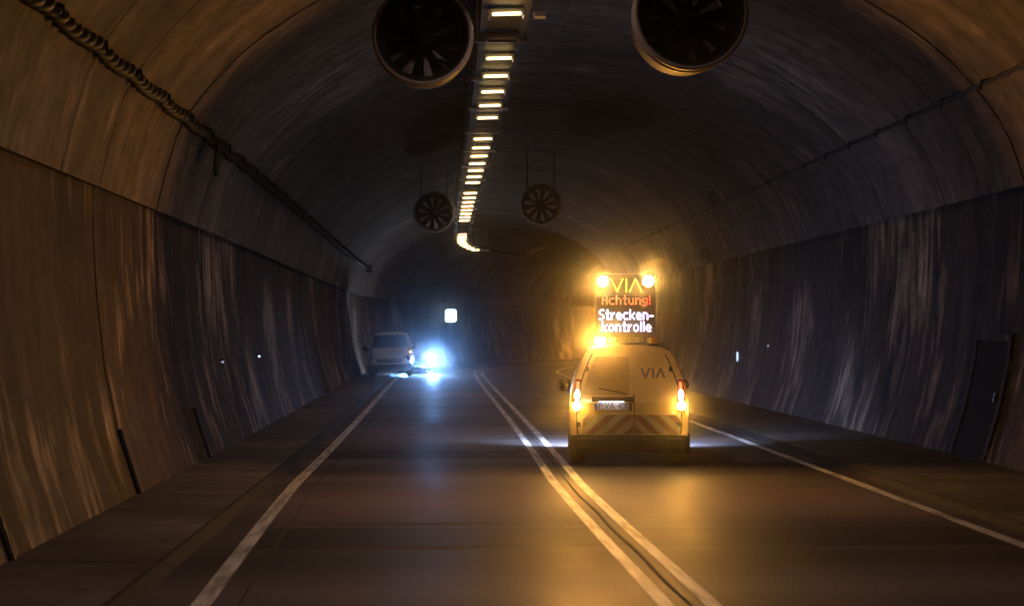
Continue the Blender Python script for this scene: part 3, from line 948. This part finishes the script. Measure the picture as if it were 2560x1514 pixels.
# roof equipment
def beacon(x, y, lit_):
    root = None
    b = MB(); b.lathe([(.0, 0), (.085, 0), (.085, .03), (.075, .045), (0, .045)], (x, y, 1.795), 'z', 20); base = b.build('beacon', M_BLACKPL, sv, smooth=False)
    d = MB(); d.lathe([(.07, .045), (.07, .10), (.06, .135), (.03, .15), (0, .152)], (x, y, 1.795), 'z', 20)
    d.build('dome', glow('beacon_amber', (1, .68, .18), 160) if lit_ else simple('amber_dome', (.45, .19, .02), .12, coat=.6), base, smooth=True)
    if lit_: lamp_light('SPOT', 'beacon_light', (x, y - .10, 1.88), (R(-107), 0, 0), AMBER, BEACON_W, base, .06, 64, 1.0)
beacon(-.43, .36, True); beacon(.38, .36, False)
mb = MB(); mb.box((0, .36, 1.835), (1.1, .05, .03))
mb.build('roof_bar', M_BLACKPL, sv, bevel=.006)
mb = MB(); mb.tube([(-.03, .3, 1.80), (-.03, .33, 1.89)], .012, 6); mb.build('antenna', M_BLACKPL, sv)
for sgn in (-1, 1):
    mb = MB(); mb.tube([(sgn * .60, .30, 1.75), (sgn * .60, .36, 1.83), (sgn * .60, 2.2, 1.83), (sgn * .60, 2.3, 1.77)], .015, 6); mb.build('roof_rail', M_DSTEEL, sv)
    m_ = MB(); m_.lathe([(0, -.05), (.09, -.04), (.11, 0), (.09, .06), (0, .08)], (sgn * 1.0, 3.0, 1.12), 'y', 16)
    m_.build('wing_mirror', M_BLACKPL, sv, smooth=True)
for x in (-.775, .775):
    wheel(sv, x, .88, .325, .24); wheel(sv, x, 3.55, .325, .22)
for sgn in (-1, 1):     # headlamps light road and walls ahead
    h = MB(); h.lathe([(.0, .02), (.07, .0), (.09, -.06), (.09, -.15)], (sgn * .62, 4.42, .74), 'y', 16); hh = h.build('headlight', glow('headlight_white', (.8, .88, 1), 40), sv, smooth=True)
    lamp_light('SPOT', 'headlight_beam', (sgn * .62, 4.50, .74), (R(40), 0, 0), BLUEW, VAN_HEAD_W, hh, .06, 156, .7)

# ---- LED sign board on the roof
bx0, bx1, bz0, bz1 = -.50, .42, 1.93, 2.90
bcx = (bx0 + bx1) / 2
sb = MB(); sb.box((bcx, .30, (bz0 + bz1) / 2), (bx1 - bx0, .10, bz1 - bz0)); board = sb.build('sign_board', simple('matt_black_panel', (.012, .012, .014), .7), sv, bevel=.015)
for x in (bcx - .3, bcx + .3):
    mb = MB(); mb.box((x, .38, 2.1), (.04, .04, .66)); mb.build('mast', M_DSTEEL, sv)
FY = .30 - .054
def dot_mesh(cells, px, pz, x0, z0, r, name, mat_, depth=.006):
    mb = MB()
    for cx_, cz_ in cells:
        x, z = x0 + cx_ * px, z0 + cz_ * pz
        pts = [(x + r * math.cos(R(a)), FY - depth, z + r * math.sin(R(a))) for a in range(22, 382, 60)]
        mb.poly(pts)
        c2 = [(p[0], FY, p[2]) for p in pts]
        for i in range(6): mb.poly([pts[i], pts[(i + 1) % 6], c2[(i + 1) % 6], c2[i]])
    return mb.build(name, mat_, board)
FONT = {
 'A': ['.##.', '#..#', '#..#', '####', '#..#', '#..#', '#..#'],
 'c': ['....', '....', '.###', '#...', '#...', '#...', '.###'],
 'h': ['#...', '#...', '###.', '#..#', '#..#', '#..#', '#..#'],
 't': ['.#.', '.#.', '###', '.#.', '.#.', '.#.', '.##'],
 'u': ['....', '....', '#..#', '#..#', '#..#', '#..#', '.###'],
 'n': ['....', '....', '###.', '#..#', '#..#', '#..#', '#..#'],
 'g': ['....', '....', '.###', '#..#', '#..#', '.###', '...#', '###.'],
 '!': ['#', '#', '#', '#', '#', '.', '#'],
 'S': ['.###', '#...', '#...', '.##.', '...#', '...#', '###.'],
 'r': ['...', '...', '#.#', '##.', '#..', '#..', '#..'],
 'e': ['....', '....', '.##.', '#..#', '####', '#...', '.###'],
 'k': ['#...', '#...', '#..#', '#.#.', '##..', '#.#.', '#..#'],
 '-': ['...', '...', '...', '...', '###', '...', '...'],
 'o': ['....', '....', '.##.', '#..#', '#..#', '#..#', '.##.'],
 'l': ['#', '#', '#', '#', '#', '#', '#'],
}
def cells(txt, bold=False):
    out = set(); x = 0
    for ch in txt:
        g = FONT[ch]; w = max(len(r) for r in g)
        for j, row in enumerate(g):
            for i, c in enumerate(row):
                if c == '#':
                    out.add((x + i, -j))
                    if bold: out.add((x + i + 1, -j))
        x += w + 1 + (1 if bold else 0)
    return sorted(out), x - 1 - (1 if bold else 0) + (1 if bold else 0)
def put_line(txt, x0, x1, ztop, h, r, name, mat_, bold=False):
    cs, w = cells(txt, bold)
    px = (x1 - x0) / (w - 1); pz = h / 6
    dot_mesh(cs, px, pz, x0, ztop, r, name, mat_)
LED_Y = glow('led_yellow', (1, .80, .04), 1.6); LED_R = glow('led_red', (1, .035, .02), 2.2); LED_W = glow('led_white', (.66, .62, 1.0), 2.6)
zc = lambda py: (1386 - py) / 439.0
xc = lambda px: (px - 617) / 439.0
# emblem drawn as dotted strokes
cs = []
def stroke(a, b, n_):
    for i in range(n_): cs.append((a[0] + (b[0] - a[0]) * i / (n_ - 1), a[1] + (b[1] - a[1]) * i / (n_ - 1)))
zt, zb_ = zc(150), zc(230)
stroke((xc(503), zt), (xc(541), zb_), 9); stroke((xc(578), zt), (xc(543), zb_), 9)
stroke((xc(603), zt), (xc(603), zb_), 10)
stroke((xc(627), zb_), (xc(663), zt), 9); stroke((xc(704), zb_), (xc(666), zt), 9)
dot_mesh(cs, 1, 1, 0, 0, .0115, 'led_emblem', LED_Y)
put_line('Achtung!', xc(445), xc(760), zc(260), .125, .0098, 'led_red_line', LED_R)
put_line('Strecken-', xc(424), xc(780), zc(356), .136, .0128, 'led_white_line', LED_W)
put_line('kontrolle', xc(443), xc(765), zc(436), .136, .0128, 'led_white_line', LED_W)
M_FLASH = glow('flasher_amber', (1, .70, .22), 220)
for px in (447, 750):
    x, z = xc(px), zc(163)
    h = MB(); h.lathe([(.085, .03), (.092, .0), (.092, -.03), (.078, -.035), (.078, 0)], (x, FY, z), 'y', 24); hh = h.build('flasher', M_BLACKPL, board)
    l = MB(); l.lathe([(0, -.038), (.04, -.034), (.074, -.018), (.078, 0)], (x, FY, z), 'y', 24); l.build('lens', M_FLASH, hh, smooth=True)
    lamp_light('SPOT', 'flasher_light', (x, FY - .07, z), (R(-90), 0, 0), AMBER, FLASH_W, hh, .06, 178, .5)

# ---------------------------------------------------------------- parked van at the left edge
pv = empty('parked_van', (-2.62, 74.0, .03), (0, R(1.6), R(180)))
tag(pv, 'pale van with unlit lights parked at the left kerb near the bend', 'van')
VW = [(.78, .26), (.90, .34), (.95, .55), (.955, .85), (.95, 1.05), (.90, 1.25), (.85, 1.50), (.80, 1.72), (.74, 1.85), (.60, 1.925), (.32, 1.955), (0, 1.96)]
def vf(y, top, wid, zb=.26, tmb=1.0): return [(x / .955 * wid * (tmb if z > 1.1 else 1), y, zb + (z - .26) / 1.7 * (top - zb)) for x, z in VW]
# local +y is its nose (pointing at the viewer after the half turn)
L_ = 4.8
loft_body([vf(-L_ + .0, 1.93, .90), vf(-L_ + .08, 1.955, .94), vf(-3.5, 1.96, .955), vf(-1.9, 1.97, .955), vf(-1.45, 1.95, .95), vf(-1.2, 1.85, .945),
           vf(-.72, 1.30, .93), vf(-.40, 1.12, .92), vf(-.12, .98, .88), vf(.0, .80, .78)], simple('beige_van_paint', (.76, .71, .62), .35, coat=.4, noise=.05), pv)
def quad_part(pts, name, material, parent, th=.02):
    c = [Vector(p) for p in pts]; nrm = (c[1] - c[0]).cross(c[3] - c[0]).normalized()
    if nrm.y < 0: nrm = -nrm
    mb = MB(); n_ = len(c); b = len(mb.v)
    mb.v += [tuple(p + nrm * th) for p in c] + [tuple(p) for p in c]
    mb.f.append(tuple(range(n_))); mb.f.append(tuple(reversed(range(n_, 2 * n_))))
    for i in range(n_): mb.f.append((i, (i + 1) % n_, n_ + (i + 1) % n_, n_ + i))
    return mb.build(name, material, parent, bevel=.008)
quad_part([(-.80, -.66, 1.28), (.80, -.66, 1.28), (.70, -1.16, 1.80), (-.70, -1.16, 1.80)], 'windscreen', M_GLASS, pv, .035)
g = MB(); g.box((0, -.02, .72), (1.05, .08, .18)); gr = g.build('grille', M_BLACKPL, pv, bevel=.02)
for z in (.69, .75):
    mb = MB(); mb.box((0, .03, z), (1.0, .02, .015)); mb.build('slat', M_CHROME, gr)
mb = MB(); mb.prism([(0, .69), (.05, .76), (0, .83), (-.05, .76)], .03, .05); mb.build('emblem', M_CHROME, pv)
for sgn in (-1, 1):
    quad_part([(sgn * .52, -.03, .70), (sgn * .86, -.16, .72), (sgn * .84, -.24, .94), (sgn * .58, -.06, .86)], 'headlight', M_GLASS, pv, .03)
    mb = MB(); mb.lathe([(0, -.06), (.09, -.05), (.12, 0), (.11, .05), (0, .08)], (sgn * 1.06, -.75, 1.25), 'y', 14); mi = mb.build('wing_mirror', M_BLACKPL, pv, smooth=True)
    mb = MB(); mb.tube([(sgn * .92, -.8, 1.2), (sgn * 1.0, -.76, 1.22)], .03, 6); mb.build('arm', M_BLACKPL, mi)
mb = MB(); mb.lathe([(0, .03), (.04, .025), (.05, 0)], (-.90, -.30, 1.07), 'y', 12); mb.build('side_lamp', glow('side_lamp_amber', (1, .62, .25), 2.5), pv, smooth=True)
b = MB()
st = []
for x, dy in ((-.96, -.3), (-.90, -.06), (-.6, .03), (0, .05), (.6, .03), (.90, -.06), (.96, -.3)):
    st.append([(x, dy + q[0], q[1]) for q in ((-.1, .22), (.03, .26), (.04, .46), (.0, .56), (-.1, .58))])
for a_, c_ in zip(st, st[1:]):
    for i in range(4): b.poly([a_[i], a_[i + 1], c_[i + 1], c_[i]])
b.build('bumper', M_BLACKPL, pv)
mb = MB(); mb.box((0, .06, .45), (.52, .012, .11)); mb.build('licence_plate', simple('far_plate', (.5, .5, .48), .4), pv)
for x in (-.80, .80):
    wheel(pv, x, -.95, .33, .22, -.02); wheel(pv, x, -3.9, .33, .22, -.02)

# ---------------------------------------------------------------- oncoming car behind the parked van
oc = empty('oncoming_car', (-1.52, 82.0, 0), (0, 0, R(180 + 6)))
tag(oc, 'dark oncoming car with one glaring blue-white headlight beside the parked van', 'car')
CW = [(.70, .20), (.84, .28), (.88, .45), (.885, .62), (.87, .80), (.83, .92), (.76, 1.08), (.68, 1.24), (.60, 1.36), (.45, 1.43), (.25, 1.455), (0, 1.46)]
def cf(y, top, wid, zb=.2): return [(x / .885 * wid, y, zb + (z - .2) / 1.26 * (top - zb)) for x, z in CW]
loft_body([cf(-4.3, .95, .74), cf(-4.2, 1.0, .83), cf(-3.6, 1.15, .87), cf(-2.9, 1.43, .88), cf(-2.0, 1.46, .885), cf(-1.6, 1.42, .885), cf(-1.05, 1.0, .88), cf(-.5, .90, .87), cf(-.12, .78, .82), cf(0, .62, .70)], M_CARPAINT, oc)
quad_part([(-.66, -1.12, 1.03), (.66, -1.12, 1.03), (.54, -1.66, 1.40), (-.54, -1.66, 1.40)], 'windscreen', M_GLASS, oc, .03)
g = MB(); g.box((0, .0, .52), (.8, .06, .14)); g.build('grille', M_BLACKPL, oc, bevel=.015)
g = MB(); g.box((0, -.04, .32), (1.5, .14, .16)); g.build('bumper', M_BLACKPL, oc, bevel=.04)
mb = MB(); mb.box((0, .045, .36), (.52, .012, .11)); mb.build('licence_plate', MATS['far_plate'], oc)
for sgn in (-1, 1):
    hl = MB(); hl.lathe([(0, .04), (.07, .035), (.13, .0), (.14, -.06)], (sgn * .64, -.02, .65), 'y', 20)
    ho = hl.build('headlight', glow('headlight_glare', (.80, .90, 1.0), 300 if sgn < 0 else 60), oc, smooth=True)
    lamp_light('SPOT', 'headlight_beam', (sgn * .66, .06, .65), (R(79), 0, 0), (.14, .40, 1.0), CAR_HEAD_W, ho, .10, 42, 1.0)
    mb = MB(); mb.lathe([(0, -.05), (.06, -.04), (.08, 0), (.07, .05), (0, .06)], (sgn * .98, -1.2, .98), 'y', 12); mb.build('wing_mirror', M_CARPAINT, oc, smooth=True)
for x in (-.76, .76):
    wheel(oc, x, -.85, .31, .20); wheel(oc, x, -3.4, .31, .20)

# ================================================================== haze in the tunnel air
hz = MB(); hz.box((35, 69, 3.6), (110, 190, 9.4))
hm = bpy.data.materials.new('tunnel_haze'); hm.use_nodes = True
hm.cycles.volume_sampling = 'EQUIANGULAR'
hm.cycles.homogeneous_volume = True
nt = hm.node_tree; nt.nodes.clear()
out = nt.nodes.new('ShaderNodeOutputMaterial'); pvn = nt.nodes.new('ShaderNodeVolumePrincipled')
pvn.inputs['Color'].default_value = (.9, .9, .92, 1)
pvn.inputs['Density'].default_value = HAZE
pvn.inputs['Anisotropy'].default_value = .99
nt.links.new(pvn.outputs[0], out.inputs['Volume'])
ho = hz.build('haze', hm)
tag(ho, kind='stuff')
